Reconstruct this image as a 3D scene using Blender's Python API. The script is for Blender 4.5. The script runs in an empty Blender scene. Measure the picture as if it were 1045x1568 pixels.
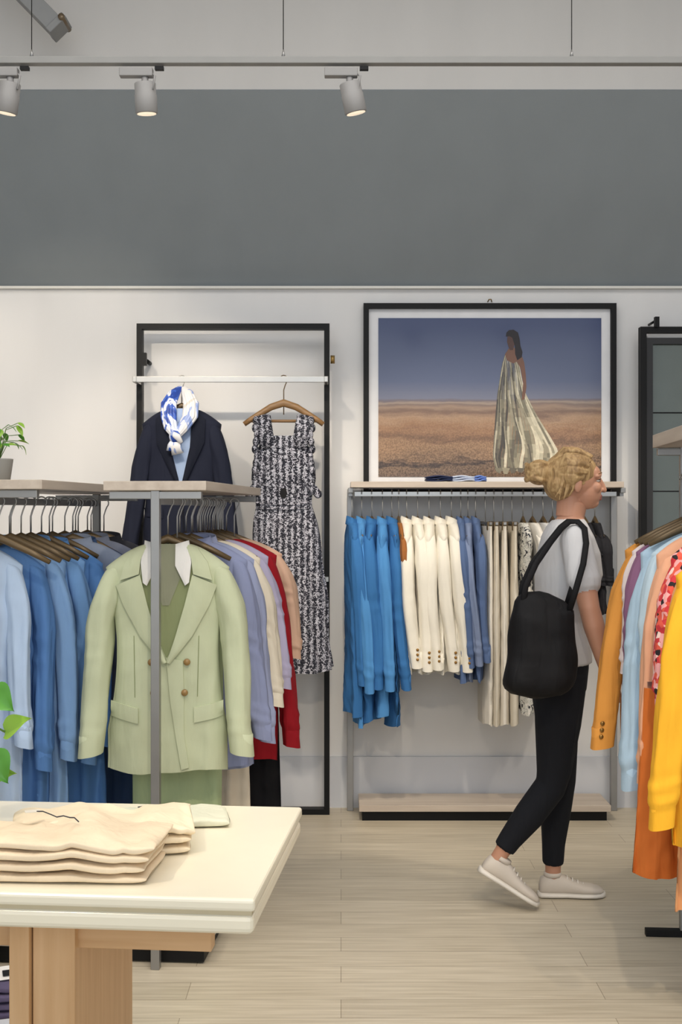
import bpy, bmesh, math, random
from mathutils import Vector, Matrix, noise, Euler
from mathutils.bvhtree import BVHTree
pi=math.pi
sc=bpy.context.scene
try:
    sc.view_settings.view_transform='Standard'
except Exception: pass

# ------------------------------------------------------------------ materials
def lin(c):
    o=[]
    for v in c[:3]:
        v=v/255.0
        o.append(v/12.92 if v<=0.04045 else ((v+0.055)/1.055)**2.4)
    return (o[0],o[1],o[2],1.0)
def mul(c,k): return (min(c[0]*k,1),min(c[1]*k,1),min(c[2]*k,1),1)
def newmat(name):
    m=bpy.data.materials.new(name); m.use_nodes=True
    nt=m.node_tree; b=nt.nodes['Principled BSDF']
    return m,nt,b
def N(nt,t,**kw):
    n=nt.nodes.new(t)
    for k,v in kw.items(): setattr(n,k,v)
    return n
def ramp(nt,stops,interp='LINEAR'):
    r=nt.nodes.new('ShaderNodeValToRGB'); cr=r.color_ramp; cr.interpolation=interp
    while len(cr.elements)<len(stops): cr.elements.new(0.5)
    for e,(p,c) in zip(cr.elements,stops):
        e.position=p; e.color=c
    return r
_c={}
def creases(nt,b,tc,weave=350,ws=.10,cs=.5,dist=.012):
    L=nt.links
    mp=N(nt,'ShaderNodeMapping'); mp.inputs['Scale'].default_value=(2.4,2.4,.5); mp.inputs['Rotation'].default_value=(0,.12,0); L.new(tc.outputs['Object'],mp.inputs[0])
    n0=N(nt,'ShaderNodeTexNoise'); n0.inputs['Scale'].default_value=9; n0.inputs['Detail'].default_value=2.5; n0.inputs['Distortion'].default_value=.5
    L.new(mp.outputs[0],n0.inputs['Vector'])
    b1=N(nt,'ShaderNodeBump'); b1.inputs['Strength'].default_value=cs; b1.inputs['Distance'].default_value=dist; L.new(n0.outputs['Fac'],b1.inputs['Height'])
    n2=N(nt,'ShaderNodeTexNoise'); n2.inputs['Scale'].default_value=weave; L.new(tc.outputs['Object'],n2.inputs['Vector'])
    bp=N(nt,'ShaderNodeBump'); bp.inputs['Strength'].default_value=ws; bp.inputs['Distance'].default_value=.002
    L.new(n2.outputs['Fac'],bp.inputs['Height']); L.new(b1.outputs[0],bp.inputs['Normal']); L.new(bp.outputs[0],b.inputs['Normal'])
def cloth(col,rough=.85,var=.07,scale=5,crease=.6):
    key=('c',col,rough,var,scale,crease)
    if key in _c: return _c[key]
    m,nt,b=newmat('fabric_%d_%d_%d'%col); L=nt.links
    tc=N(nt,'ShaderNodeTexCoord')
    n1=N(nt,'ShaderNodeTexNoise'); n1.inputs['Scale'].default_value=scale; n1.inputs['Detail'].default_value=4
    L.new(tc.outputs['Object'],n1.inputs['Vector'])
    c=lin(col); r=ramp(nt,[(.3,mul(c,1-var)),(.7,mul(c,1+var))])
    L.new(n1.outputs['Fac'],r.inputs[0]); L.new(r.outputs[0],b.inputs['Base Color'])
    creases(nt,b,tc,cs=crease)
    b.inputs['Roughness'].default_value=rough; b.inputs['Specular IOR Level'].default_value=.25
    _c[key]=m; return m
def plain(name,col,rough=.5,metal=0,var=.03,scale=12,emit=0,spec=None):
    key=('p',name,col)
    if key in _c: return _c[key]
    m,nt,b=newmat(name); L=nt.links
    tc=N(nt,'ShaderNodeTexCoord'); n1=N(nt,'ShaderNodeTexNoise'); n1.inputs['Scale'].default_value=scale
    L.new(tc.outputs['Object'],n1.inputs['Vector']); c=lin(col)
    r=ramp(nt,[(.3,mul(c,1-var)),(.7,mul(c,1+var))]); L.new(n1.outputs['Fac'],r.inputs[0]); L.new(r.outputs[0],b.inputs['Base Color'])
    b.inputs['Roughness'].default_value=rough; b.inputs['Metallic'].default_value=metal
    if spec is not None: b.inputs['Specular IOR Level'].default_value=spec
    if emit:
        b.inputs['Emission Color'].default_value=c; b.inputs['Emission Strength'].default_value=emit
    _c[key]=m; return m
def wood(name,c1,c2,axis=0,scale=3,rough=.45,stretch=14):
    m,nt,b=newmat(name); L=nt.links
    tc=N(nt,'ShaderNodeTexCoord'); mp=N(nt,'ShaderNodeMapping')
    s=[stretch]*3; s[axis]=1.0; mp.inputs['Scale'].default_value=s
    L.new(tc.outputs['Object'],mp.inputs['Vector'])
    n1=N(nt,'ShaderNodeTexNoise'); n1.inputs['Scale'].default_value=scale; n1.inputs['Detail'].default_value=6
    L.new(mp.outputs[0],n1.inputs['Vector'])
    r=ramp(nt,[(.3,lin(c1)),(.7,lin(c2))]); L.new(n1.outputs['Fac'],r.inputs[0]); L.new(r.outputs[0],b.inputs['Base Color'])
    b.inputs['Roughness'].default_value=rough
    return m
def floor_mat():
    m,nt,b=newmat('oak_plank_floor'); L=nt.links
    tc=N(nt,'ShaderNodeTexCoord')
    br=N(nt,'ShaderNodeTexBrick'); br.offset=.37; br.offset_frequency=2
    br.inputs['Color1'].default_value=lin((206,196,176)); br.inputs['Color2'].default_value=lin((194,184,164))
    br.inputs['Mortar'].default_value=lin((152,141,122)); br.inputs['Scale'].default_value=1
    br.inputs['Mortar Size'].default_value=.0013; br.inputs['Mortar Smooth'].default_value=.2; br.inputs['Bias'].default_value=0
    br.inputs['Brick Width'].default_value=1.25; br.inputs['Row Height'].default_value=.135
    L.new(tc.outputs['Object'],br.inputs['Vector'])
    mp=N(nt,'ShaderNodeMapping'); mp.inputs['Scale'].default_value=(1.2,22,1); L.new(tc.outputs['Object'],mp.inputs['Vector'])
    n=N(nt,'ShaderNodeTexNoise'); n.inputs['Scale'].default_value=3; n.inputs['Detail'].default_value=8; L.new(mp.outputs[0],n.inputs['Vector'])
    r=ramp(nt,[(.3,(.79,.77,.74,1)),(.7,(1.04,1.04,1.04,1))]); L.new(n.outputs['Fac'],r.inputs[0])
    mx=N(nt,'ShaderNodeMixRGB',blend_type='MULTIPLY'); mx.inputs[0].default_value=1
    L.new(br.outputs['Color'],mx.inputs[1]); L.new(r.outputs[0],mx.inputs[2]); L.new(mx.outputs[0],b.inputs['Base Color'])
    b.inputs['Roughness'].default_value=.4
    bp=N(nt,'ShaderNodeBump'); bp.inputs['Strength'].default_value=.1; bp.inputs['Distance'].default_value=.002
    L.new(br.outputs['Fac'],bp.inputs['Height']); bp.invert=True; L.new(bp.outputs[0],b.inputs['Normal'])
    return m
def wall_mat(name,col,rough=.9):
    m,nt,b=newmat(name); L=nt.links
    tc=N(nt,'ShaderNodeTexCoord'); mp=N(nt,'ShaderNodeMapping'); mp.inputs['Scale'].default_value=(3,3,.5); L.new(tc.outputs['Object'],mp.inputs[0])
    n=N(nt,'ShaderNodeTexNoise'); n.inputs['Scale'].default_value=1.5; n.inputs['Detail'].default_value=3; L.new(mp.outputs[0],n.inputs['Vector'])
    c=lin(col); r=ramp(nt,[(.3,mul(c,.97)),(.7,mul(c,1.025))]); L.new(n.outputs['Fac'],r.inputs[0]); L.new(r.outputs[0],b.inputs['Base Color'])
    n2=N(nt,'ShaderNodeTexNoise'); n2.inputs['Scale'].default_value=180; L.new(tc.outputs['Object'],n2.inputs['Vector'])
    bp=N(nt,'ShaderNodeBump'); bp.inputs['Strength'].default_value=.06; bp.inputs['Distance'].default_value=.002
    L.new(n2.outputs['Fac'],bp.inputs['Height']); L.new(bp.outputs[0],b.inputs['Normal'])
    b.inputs['Roughness'].default_value=rough; b.inputs['Specular IOR Level'].default_value=.2
    return m
def pattern_mat(name,stops,scale=60,kind='noise',stretch=(1,1,1),dist=0,rough=.8,rotn=(0,0,0),interp='CONSTANT'):
    m,nt,b=newmat(name); L=nt.links
    tc=N(nt,'ShaderNodeTexCoord'); mp=N(nt,'ShaderNodeMapping'); mp.inputs['Scale'].default_value=stretch; mp.inputs['Rotation'].default_value=rotn; L.new(tc.outputs['Object'],mp.inputs[0])
    if kind=='noise':
        n=N(nt,'ShaderNodeTexNoise'); n.inputs['Scale'].default_value=scale; n.inputs['Detail'].default_value=2; n.inputs['Distortion'].default_value=dist
        out=n.outputs['Fac']
    elif kind=='wave':
        n=N(nt,'ShaderNodeTexWave'); n.inputs['Scale'].default_value=scale; n.inputs['Distortion'].default_value=dist; n.inputs['Detail'].default_value=2
        out=n.outputs['Fac']
    else:
        n=N(nt,'ShaderNodeTexVoronoi'); n.inputs['Scale'].default_value=scale
        out=n.outputs['Color']
    L.new(mp.outputs[0],n.inputs['Vector'])
    r=ramp(nt,[(p,lin(c)) for p,c in stops],interp); L.new(out,r.inputs[0]); L.new(r.outputs[0],b.inputs['Base Color'])
    b.inputs['Roughness'].default_value=rough
    creases(nt,b,tc,cs=.3)
    return m

CHROME=plain('brushed_steel',(168,166,162),.32,.9)
STEEL=plain('satin_steel_post',(150,149,147),.4,.75)
BLACK=plain('black_metal',(13,13,14),.55,spec=.25)
BRONZE=plain('bronze_hanger',(104,86,60),.4,.35)
HWOOD=wood('hanger_wood',(120,88,52),(150,115,74),0,6)
SHELF=wood('pale_oak_shelf',(176,162,148),(196,184,170),1,2,.5)
SHELFX=wood('pale_oak_shelf_long',(176,162,148),(196,184,170),0,2,.5)
GOLD=plain('gold_button',(150,112,56),.3,.6)

# ------------------------------------------------------------------ mesh builder
class MB:
    def __init__(s): s.v=[];s.f=[];s.m=[];s.mats=[];s.sm=[]
    def mi(s,m):
        if m not in s.mats: s.mats.append(m)
        return s.mats.index(m)
    def add(s,vs,fs,m,smooth=True):
        o=len(s.v); s.v+=[tuple(v) for v in vs]; i=s.mi(m)
        for f in fs: s.f.append(tuple(a+o for a in f)); s.m.append(i); s.sm.append(smooth)
    def loft(s,rings,m,cap0=False,cap1=False,closed=True,smooth=True):
        n=len(rings[0]); vs=[p for r in rings for p in r]; fs=[]
        for i in range(len(rings)-1):
            for j in range(n if closed else n-1):
                k=(j+1)%n; fs.append((i*n+j,i*n+k,(i+1)*n+k,(i+1)*n+j))
        if cap0: fs.append(tuple(reversed(range(n))))
        if cap1: b=(len(rings)-1)*n; fs.append(tuple(range(b,b+n)))
        s.add(vs,fs,m,smooth)
    def tube(s,path,rad,m,n=10,cap=True,up=None,round_ends=False):
        P=[Vector(p) for p in path]
        R=[(r,r) if not isinstance(r,(tuple,list)) else r for r in (rad if isinstance(rad,(list,tuple)) and len(rad)==len(P) else [rad]*len(P))]
        if round_ends:
            d0=(P[0]-P[1]).normalized(); d1=(P[-1]-P[-2]).normalized()
            a=min(R[0]);b=min(R[-1]); q0=P[0].copy();q1=P[-1].copy();r0=R[0];r1=R[-1]
            for t in (.5,.85,1.0):
                c=math.sqrt(max(0,1-t*t)) if t<1 else .05
                P.insert(0,q0+d0*a*t); R.insert(0,(r0[0]*c,r0[1]*c))
                P.append(q1+d1*b*t); R.append((r1[0]*c,r1[1]*c))
        rings=[]; prev=None
        for i,p in enumerate(P):
            t=(P[min(i+1,len(P)-1)]-P[max(i-1,0)]).normalized()
            if prev is None:
                u=Vector(up) if up else (Vector((0,1,0)) if abs(t.y)<.9 else Vector((1,0,0)))
            else: u=prev
            a=(u-t*u.dot(t)); 
            if a.length<1e-5: a=t.orthogonal()
            a.normalize(); prev=a; b=t.cross(a)
            rings.append([p+a*R[i][1]*math.sin(2*pi*j/n)+b*R[i][0]*math.cos(2*pi*j/n) for j in range(n)])
        s.loft(rings,m,cap,cap)
    def box(s,c,size,m,rot=0,bev=0.0,rx=0,ry=0):
        bm=bmesh.new(); bmesh.ops.create_cube(bm,size=1)
        for v in bm.verts: v.co=Vector((v.co.x*size[0],v.co.y*size[1],v.co.z*size[2]))
        if bev>0: bmesh.ops.bevel(bm,geom=list(bm.edges),offset=bev,segments=3,affect='EDGES',profile=.5)
        M=Matrix.Translation(c)@Euler((rx,ry,rot)).to_matrix().to_4x4()
        bm.verts.index_update()
        s.add([M@v.co for v in bm.verts],[[v.index for v in f.verts] for f in bm.faces],m,False); bm.free()
    def ell(s,c,r,m,n=16,k=10,M=None):
        rings=[]
        for i in range(k+1):
            a=-pi/2+pi*i/k; a=max(-pi/2+.02,min(pi/2-.02,a))
            rings.append([Vector((r[0]*math.cos(a)*math.cos(2*pi*j/n),r[1]*math.cos(a)*math.sin(2*pi*j/n),r[2]*math.sin(a))) for j in range(n)])
        C=Vector(c)
        rings=[[ (M@p if M else p)+C for p in r_] for r_ in rings]
        s.loft(rings,m,True,True)
    def mesh(s,name):
        me=bpy.data.meshes.new(name); me.from_pydata(s.v,[],s.f)
        for m in s.mats: me.materials.append(m)
        for p,i,q in zip(me.polygons,s.m,s.sm): p.material_index=i; p.use_smooth=q
        me.update(); return me
    def obj(s,name,loc=(0,0,0),rot=0,parent=None,recalc=True):
        me=s.mesh(name)
        if recalc:
            bm=bmesh.new(); bm.from_mesh(me); bmesh.ops.recalc_face_normals(bm,faces=bm.faces); bm.to_mesh(me); bm.free()
        o=bpy.data.objects.new(name,me); sc.collection.objects.link(o); o.location=loc; o.rotation_euler=(0,0,rot)
        if parent: o.parent=parent
        return o
def empty(name,loc=(0,0,0),rot=0):
    e=bpy.data.objects.new(name,None); sc.collection.objects.link(e); e.location=loc; e.rotation_euler=(0,0,rot); return e

# ------------------------------------------------------------------ room
def slab(name,c,size,m):
    b=MB(); b.box((0,0,0),size,m); return b.obj(name,c)
WHITE=wall_mat('white_paint',(224,223,222)); GREY=wall_mat('grey_paint',(138,144,147)); WUP=wall_mat('upper_white_paint',(202,200,197))
slab('floor',(0,1.8,-.05),(7.2,8.8,.1),floor_mat())
slab('wall_back',(0,6.15,1.277),(7.2,.1,2.554),WHITE)
b=MB(); b.box((0,0,0),(7.0,.016,.25),wall_mat('baseboard_paint',(207,209,214))); b.obj('baseboard_back',(0,6.092,.125))
b=MB(); vs=[(-3.6,6.12,2.554),(3.6,6.12,2.554),(3.6,5.5,3.318),(-3.6,5.5,3.318)]
vs2=[(x,y+.06,z+.05) for x,y,z in vs]
b.add(vs+vs2,[(0,1,2,3),(7,6,5,4),(0,4,5,1),(1,5,6,2),(2,6,7,3),(3,7,4,0)],GREY,False); b.obj('ceiling_slope')
b=MB(); b.box((0,0,0),(7.0,.03,.012),wall_mat('ledge_paint',(222,220,214))); b.obj('trim_1',(0,6.085,2.55))
slab('wall_upper',(0,5.56,3.76),(7.2,.1,.9),WUP)
slab('ceiling',(0,1.6,4.25),(7.2,8.2,.1),WUP)
slab('wall_left',(-3.55,1.8,2.1),(.1,8.8,4.4),WHITE)
slab('wall_right',(3.55,1.8,2.1),(.1,8.8,4.4),WHITE)
b=MB(); g=plain('painted_steel_beam',(132,133,133),.6)
b.box((-1.555,5.25,3.86),(1.0,.10,.075),g,ry=.80,bev=.004); b.box((-1.195,5.25,3.50),(.03,.12,.095),g,ry=.8,bev=.004)
b.tube([(-1.17,5.18,3.52),(-1.17,5.32,3.52)],.014,plain('bolt_steel',(120,105,85),.4,.6)); b.obj('ceiling_beam')

# ------------------------------------------------------------------ track & lamps
TG=plain('track_grey',(136,135,132),.5)
HEAD=plain('lamp_grey',(140,138,136),.5)
GLOW=plain('lamp_glow',(250,232,205),.5,emit=.7)
b=MB(); b.box((0,0,0),(6.6,.035,.024),TG,bev=.002)
for x in (-1.073,-.2,.80,1.9,-2.1):
    b.tube([(x,0,.01),(x,0,1.18)],.0016,BLACK,n=6); b.tube([(x,0,.012),(x,0,.04)],[.008,.002],STEEL,n=8)
b.obj('track_rail',(0,4.3,3.012))
def spot_fixture(x,y,z,tx,ty,tz,energy=70,size=1.1,col=(1,.86,.68),lean=.5):
    b=MB(); b.box((-.03,0,-.028),(.115,.034,.03),HEAD,bev=.003); b.box((.05,0,-.013),(.03,.02,.012),BLACK)
    b.tube([(0,0,-.04),(0,0,-.075)],.012,HEAD)
    d=(Vector((tx,ty,tz))-Vector((x,y,z))).normalized()
    dd=Vector((lean,.12,-1)).normalized()
    p0=Vector((0,0,-.062)); p1=p0+dd*.105
    b.tube([p0,p0+dd*.004,p0+dd*.04,p0+dd*.042,p1-dd*.003,p1],[.034,.037,.037,.0385,.0385,.036],HEAD,n=28)
    b.tube([p1-dd*.001,p1+dd*.0015],[.033,.033],GLOW,n=24)
    b.tube([p0+Vector((.03,-.02,-.03)),p0+Vector((.036,-.01,.02)),p0+Vector((.02,0,.035))],.004,HEAD,n=6)
    o=b.obj('track_spotlight',(x,y,z))
    l=bpy.data.lights.new('spot',type='SPOT'); l.energy=energy; l.color=col; l.spot_size=size; l.spot_blend=.6; l.shadow_soft_size=.04
    lo=bpy.data.objects.new('lamp_beam',l); sc.collection.objects.link(lo); lo.parent=o
    lo.location=p1+dd*.012
    lo.rotation_euler=d.to_track_quat('-Z','Y').to_euler()
spot_fixture(-1.147,4.3,3.0,-1.3,6.1,1.9,60,lean=-.18)
spot_fixture(-.68,4.3,3.0,-.65,5.9,1.5,80,lean=.04)
spot_fixture(.03,4.3,3.0,.6,5.9,1.2,105,lean=.22)
spot_fixture(1.7,4.3,3.0,.9,5.6,1.0,75)
spot_fixture(-2.2,4.3,3.0,-2.2,6.1,1.8,40)
b=MB(); b.box((0,0,0),(6.6,.035,.024),TG,bev=.002)
for x in (-2.5,-.5,1.5): b.tube([(x,0,.01),(x,0,1.18)],.0013,STEEL,n=6)
b.obj('track_rail',(0,1.6,3.012))
spot_fixture(-1.3,1.6,3.0,-.5,2.6,.7,65,.9)
spot_fixture(-.1,1.6,3.0,-.6,4.2,1.0,110,.8)
spot_fixture(.6,1.6,3.0,.6,3.5,.0,130,1.0)
spot_fixture(1.4,1.6,3.0,1.1,3.8,.9,80,.9)

# ------------------------------------------------------------------ garments
def sup(c,e): return math.copysign(abs(c)**(2/e),c)
def ridge(x): return 1-2*abs(math.sin(x/2))**.8
def hook(b,h,mat=CHROME,y=0):
    r=.019; pts=[(0,y,0.0),(0,y,h-.05),(.006,y,h-.03)]
    for i in range(9):
        a=-50+i*29; pts.append((r*math.cos(math.radians(a)),y,h+r*math.sin(math.radians(a))))
    b.tube(pts,.0026,mat,n=6)
def hanger(b,sw,h,mat=BRONZE,y=0,drop=.05):
    hook(b,h)
    w=sw-.015
    b.tube([(-w,y,-drop-.012),(-w*.6,y,-drop*.55),(-w*.2,y,.003),(0,y,.018),(w*.2,y,.003),(w*.6,y,-drop*.55),(w,y,-drop-.012)],[(.008,.011),(.011,.009),(.013,.008),(.014,.008),(.013,.008),(.011,.009),(.008,.011)],mat,n=10)
def garment(name,pos,rot=0,mat=None,L=.75,sw=.205,hd=.05,sleeve=.6,hem=1.0,waist=.93,fold=.008,k=5,seed=0,
            kind='shirt',hook_h=.13,splay=.05,hmat=BRONZE,drop=.065,sr=.052,lean=0,cuff=True,buttons=False,collar=None,details=None,cy_sleeve=-.01,top=.065):
    rnd=random.Random(seed*7+3); b=MB(); off=Vector((seed*3.7,seed*1.3,0))
    ph=[rnd.uniform(0,6.28) for _ in range(8)]; NN=96; e=2.5
    rings=[]; rows=72
    straight = kind in('trousers','skirt'); soft=.5 if kind=='blazer' else 1.35
    nzk=.35 if kind=='trousers' else 1.0
    for i in range(rows+1):
        t=i/rows
        if straight:
            z=-t*L; hw=sw*( (1-t)+t*hem); d=hd*(.55+.45*min(1,t*3))
        else:
            if i<=12:
                q=i/12; z=-drop*(q**1.3); hw=top+(sw-top)*q**.85; d=hd*(.75+.25*q)
            else:
                q=(i-12)/(rows-12); z=-drop-q*(L-drop)
                wv=math.sin(min(1,q/.8)*pi); hw=sw*((1-q)+q*hem)*(1-(1-waist)*wv)
                d=hd*(1+.15*math.sin(q*pi*.7))
        tt=max(0,(t-.12)/.88); A=fold*(tt**.7)
        ring=[]
        for j in range(NN):
            th=2*pi*j/NN; c=math.cos(th); s_=math.sin(th)
            x=hw*sup(c,e); y=d*sup(s_,e)
            u=x/max(sw,.01); sd=1 if s_>=0 else -1
            pf=ph[0] if sd>0 else ph[6]
            w=A*(.9*ridge(k*u*1.9+pf+.9*t+.8*noise.noise(Vector((u*2,t*2,seed))))+.6*math.sin(k*u*3.1+ph[1]-.9*t)*tt)*sd
            nz=noise.noise(Vector((x*8,y*9+ (3 if s_>0 else 0),z*3.2))+off)*.010*min(1,t*3+.15)*nzk
            n2=noise.noise(Vector((x*15+z*7*(1 if x>0 else -1),y*9,z*9))+off); nz+=(abs(n2)*-1+.15)*.014*min(1,soft)*min(1,t*4)*nzk
            y2=y+w*(1 if abs(s_)>.2 else .4)+nz*sd*min(1,d/.03)
            x2=x+(0 if straight else c*A*.6*math.sin(ph[2]+z*6))+lean*tt+.002*noise.noise(Vector((z*7,j*.1,seed)))
            z2=z+(0 if i<rows-1 else .006*math.sin(3*th+ph[3]))
            ring.append((x2,y2,z2))
        rings.append(ring)
    b.loft(rings,mat)
    last=rings[-1]; cxm=sum(p[0] for p in last)/NN; cym=sum(p[1] for p in last)/NN
    inner=[(cxm+(p[0]-cxm)*.98,cym+(p[1]-cym)*.88,p[2]+.001) for p in last]; inner2=[(p[0],p[1],p[2]+.05) for p in inner]
    b.loft([last,inner],mat); b.loft([inner,inner2],mat)
    bodyv=list(b.v); bodyf=list(b.f)
    if not straight and sleeve>0:
        for sx in (-1,1):
            x0=sw-.044; path=[];rad=[]; n=60
            sl=sleeve*(1+rnd.uniform(-.03,.03)); ry=min(sr*1.05,hd*1.15); bend=rnd.uniform(.38,.5); ps=rnd.uniform(0,6.28)
            for i in range(n+1):
                t=i/n; z=-drop+.006-t*sl
                x=(x0+.034*min(1,t*3.2)**.7+splay*t+.008*math.sin(t*pi*1.2+ph[4]))*sx+lean*.5*t
                y=cy_sleeve-.03*t-.02*max(0,t-bend)+.008*math.sin(t*4+ph[5])
                r=(.55+.45*min(1,t*5)**.6)*(1-.22*t)
                if cuff and kind!='blazer':
                    if t>.905: r*=.90
                    elif t>.80: r*=1+.10*math.sin((t-.80)/.105*pi)
                path.append((x,y,z)); rad.append((sr*r*.92,max(.015,ry*r)))
            rs=[]
            for i,((x,y,z),(a,c_)) in enumerate(zip(path,rad)):
                t=i/n; ring=[]
                for j in range(36):
                    th=2*pi*j/36
                    n1=noise.noise(Vector((math.cos(th)*1.3+sx*8,math.sin(th)*1.3,z*6))+off)
                    fr=(1 if t<.88 else .35)
                    nz=1+.15*n1*min(1,t*6)*(1 if t<.9 else .4)
                    nz+=.085*ridge(th*3+ps+1.6*t+1.2*n1)*min(1,t*3)*fr*soft
                    nz+=.035*ridge(th*7+ps-2*t)*min(1,t*3)*fr*soft
                    nz+=.060*soft*math.exp(-((t-bend)/.11)**2)*ridge(t*62+2.4*math.sin(th+ps)+2*n1)*(.5+.5*math.cos(th-ps))
                    nz+=.045*soft*math.exp(-((t-.84)/.06)**2)*ridge(t*85+1.5*math.sin(th+ps))
                    ring.append((x+a*nz*sup(math.cos(th),2.4),y+c_*nz*sup(math.sin(th),2.4),z-.008*math.cos(th)*sx))
                rs.append(ring)
            b.loft(rs,mat,cap0=True)
            lr=rs[-1]; cx_=path[-1][0]; cy_=path[-1][1]
            r1_=[(cx_+(p[0]-cx_)*.9,cy_+(p[1]-cy_)*.9,p[2]+.001) for p in lr]; r2_=[(p[0],p[1],p[2]+.07) for p in r1_]
            b.loft([lr,r1_],mat); b.loft([r1_,r2_],mat,cap1=True)
            if buttons:
                for q in range(3):
                    zz=-drop-sl*.93+q*.022
                    if abs(rot)>.8: b.ell((path[-4][0]+sx*(rad[-4][0]*1.0),path[-4][1]-.008,zz),(.004,.007,.007),GOLD,8,6)
                    else: b.ell((path[-4][0]+sx*rad[-4][0]*.45+q*.002,path[-4][1]-rad[-4][1]*.93,zz),(.008,.005,.008),GOLD,8,6)
    if collar:
        w=top
        def cr(hw,d,z,dz=0): return [(hw*math.cos(2*pi*j/28),d*math.sin(2*pi*j/28),z-dz*(1-math.sin(2*pi*j/28))*.5) for j in range(28)]
        b.loft([cr(w*1.02,hd*.8,-.012),cr(w*.95,hd*.75,.028,.02),cr(w*1.0,hd*.85,.033,.022),cr(w*1.22,hd*1.05,-.006,.03)],collar)
    if details: details(b,bodyv,bodyf)
    if straight:
        hook(b,hook_h); b.box((0,0,.012),(sw*1.9,.012,.012),CHROME)
        for sx in(-1,1): b.box((sx*sw*.75,0,.0),(.03,.026,.04),BRONZE,bev=.004)
    else: hanger(b,sw,hook_h,hmat,drop=drop*.8)
    return b.obj(name,pos,rot,recalc=True)
def projector(bodyv,bodyf):
    T=BVHTree.FromPolygons([Vector(v) for v in bodyv],bodyf)
    def pr(x,z,off=.006):
        h=T.ray_cast(Vector((x,-1,z)),Vector((0,1,0)))
        if h[0] is None:
            for dx in (.01,-.01,.02,-.02,.04,-.04):
                h=T.ray_cast(Vector((x+dx,-1,z)),Vector((0,1,0)))
                if h[0] is not None: break
        y=h[0].y if h[0] is not None else -.03
        return Vector((x,y-off,z))
    return pr
def ribbon(b,pr,A,B,m,nu=14,nv=5,off=.006,bulge=.003,thick=True):
    def samp(P,t):
        q=t*(len(P)-1); i=min(int(q),len(P)-2); f=q-i
        return (P[i][0]*(1-f)+P[i+1][0]*f, P[i][1]*(1-f)+P[i+1][1]*f)
    rows=[]
    for i in range(nu+1):
        t=i/nu; a=samp(A,t); c=samp(B,t); row=[]
        for j in range(nv+1):
            s=j/nv; x=a[0]*(1-s)+c[0]*s; z=a[1]*(1-s)+c[1]*s
            row.append(pr(x,z,off+bulge*math.sin(s*pi)))
        rows.append(row)
    b.loft(rows,m,closed=False)
    if thick:
        for col in (0,nv):
            b.loft([[r[col] for r in rows],[r[col]+Vector((0,off+.002,0)) for r in rows]],m,closed=False)
        for r in (rows[0],rows[-1]): b.loft([r,[p+Vector((0,off+.002,0)) for p in r]],m,closed=False)
def hanger_row(name,pts,sw,h,rot):
    b=MB()
    for (x,y,z) in pts:
        sub=MB(); hanger(sub,sw,h,BRONZE,drop=.05)
        o=len(b.v); b.v+=[(vx+x,vy+y,vz+z) for vx,vy,vz in sub.v]
        for f,mi_,sm in zip(sub.f,sub.m,sub.sm): b.f.append(tuple(a+o for a in f)); b.m.append(b.mi(sub.mats[mi_])); b.sm.append(sm)
    return b.obj(name,(0,0,0))

GREEN=cloth((192,198,166),.75,crease=.45); GREEN_D=cloth((136,144,104),.85)
SHW=cloth((228,226,222)); NAVY=cloth((30,34,50),.85,crease=.4)
def green_details(b,bv,bf):
    pr=projector(bv,bf)
    ribbon(b,pr,[(-.07,-.005),(-.085,-.12),(-.03,-.30),(.0,-.37)],[(.07,-.005),(.09,-.12),(.04,-.30),(.002,-.37)],GREEN_D,18,8,.003,0,False)
    ribbon(b,pr,[(-.03,0.0),(-.05,-.10),(-.012,-.20)],[(.03,0.0),(.05,-.10),(.010,-.20)],cloth((140,142,120)),12,6,.005,0,False)
    for s in(-1,1):
        ribbon(b,pr,[(s*.072,.012),(s*.082,-.06),(s*.075,-.125)],[(s*.03,.0),(s*.03,-.07),(s*.062,-.135)],SHW,10,5,.018,.004)
        ribbon(b,pr,[(s*.085,-.10),(s*.06,-.2),(s*.028,-.31),(s*.0+.002,-.385)],[(s*.165,-.135),(s*.14,-.2),(s*.085,-.30),(s*.012+.002,-.39)],GREEN,18,6,.014,.005)
        ribbon(b,pr,[(s*.062,.0),(s*.082,-.05),(s*.088,-.098)],[(s*.10,-.012),(s*.135,-.06),(s*.15,-.118)],GREEN,10,5,.019,.005)
        ribbon(b,pr,[(s*.185,-.515),(s*.09,-.535)],[(s*.185,-.565),(s*.09,-.585)],GREEN,8,4,.007,.001)
        for zz,xx in((-.385,.058),(-.485,.05)):
            p=pr(s*xx+.01,zz,.008); b.tube([p,p+Vector((0,-.007,0))],[.0115,.010],plain('horn_button',(150,118,70),.35),n=16)
        ribbon(b,pr,[(s*.105,-.30),(s*.10,-.50)],[(s*.1075,-.30),(s*.1025,-.50)],GREEN_D,10,1,.0012,0,False)
    ribbon(b,pr,[(.0,-.37),(.012,-.5),(.03,-.62),(.05,-.735)],[(.055,-.38),(.058,-.5),(.058,-.62),(.075,-.73)],GREEN,16,4,.008,.001)
garment('green_blazer',(-.575,4.12,1.345),.05,GREEN,L=.745,sw=.203,hd=.062,sleeve=.63,hem=1.0,waist=.82,fold=.009,k=3,seed=4,kind='blazer',splay=.062,details=green_details,sr=.057,drop=.078,hook_h=.14)
garment('green_trousers',(-.56,4.24,1.15),.05,cloth((168,184,142),.8),L=.98,sw=.16,hd=.035,hem=.92,kind='trousers',seed=5,hook_h=.335,fold=.010)

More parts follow.
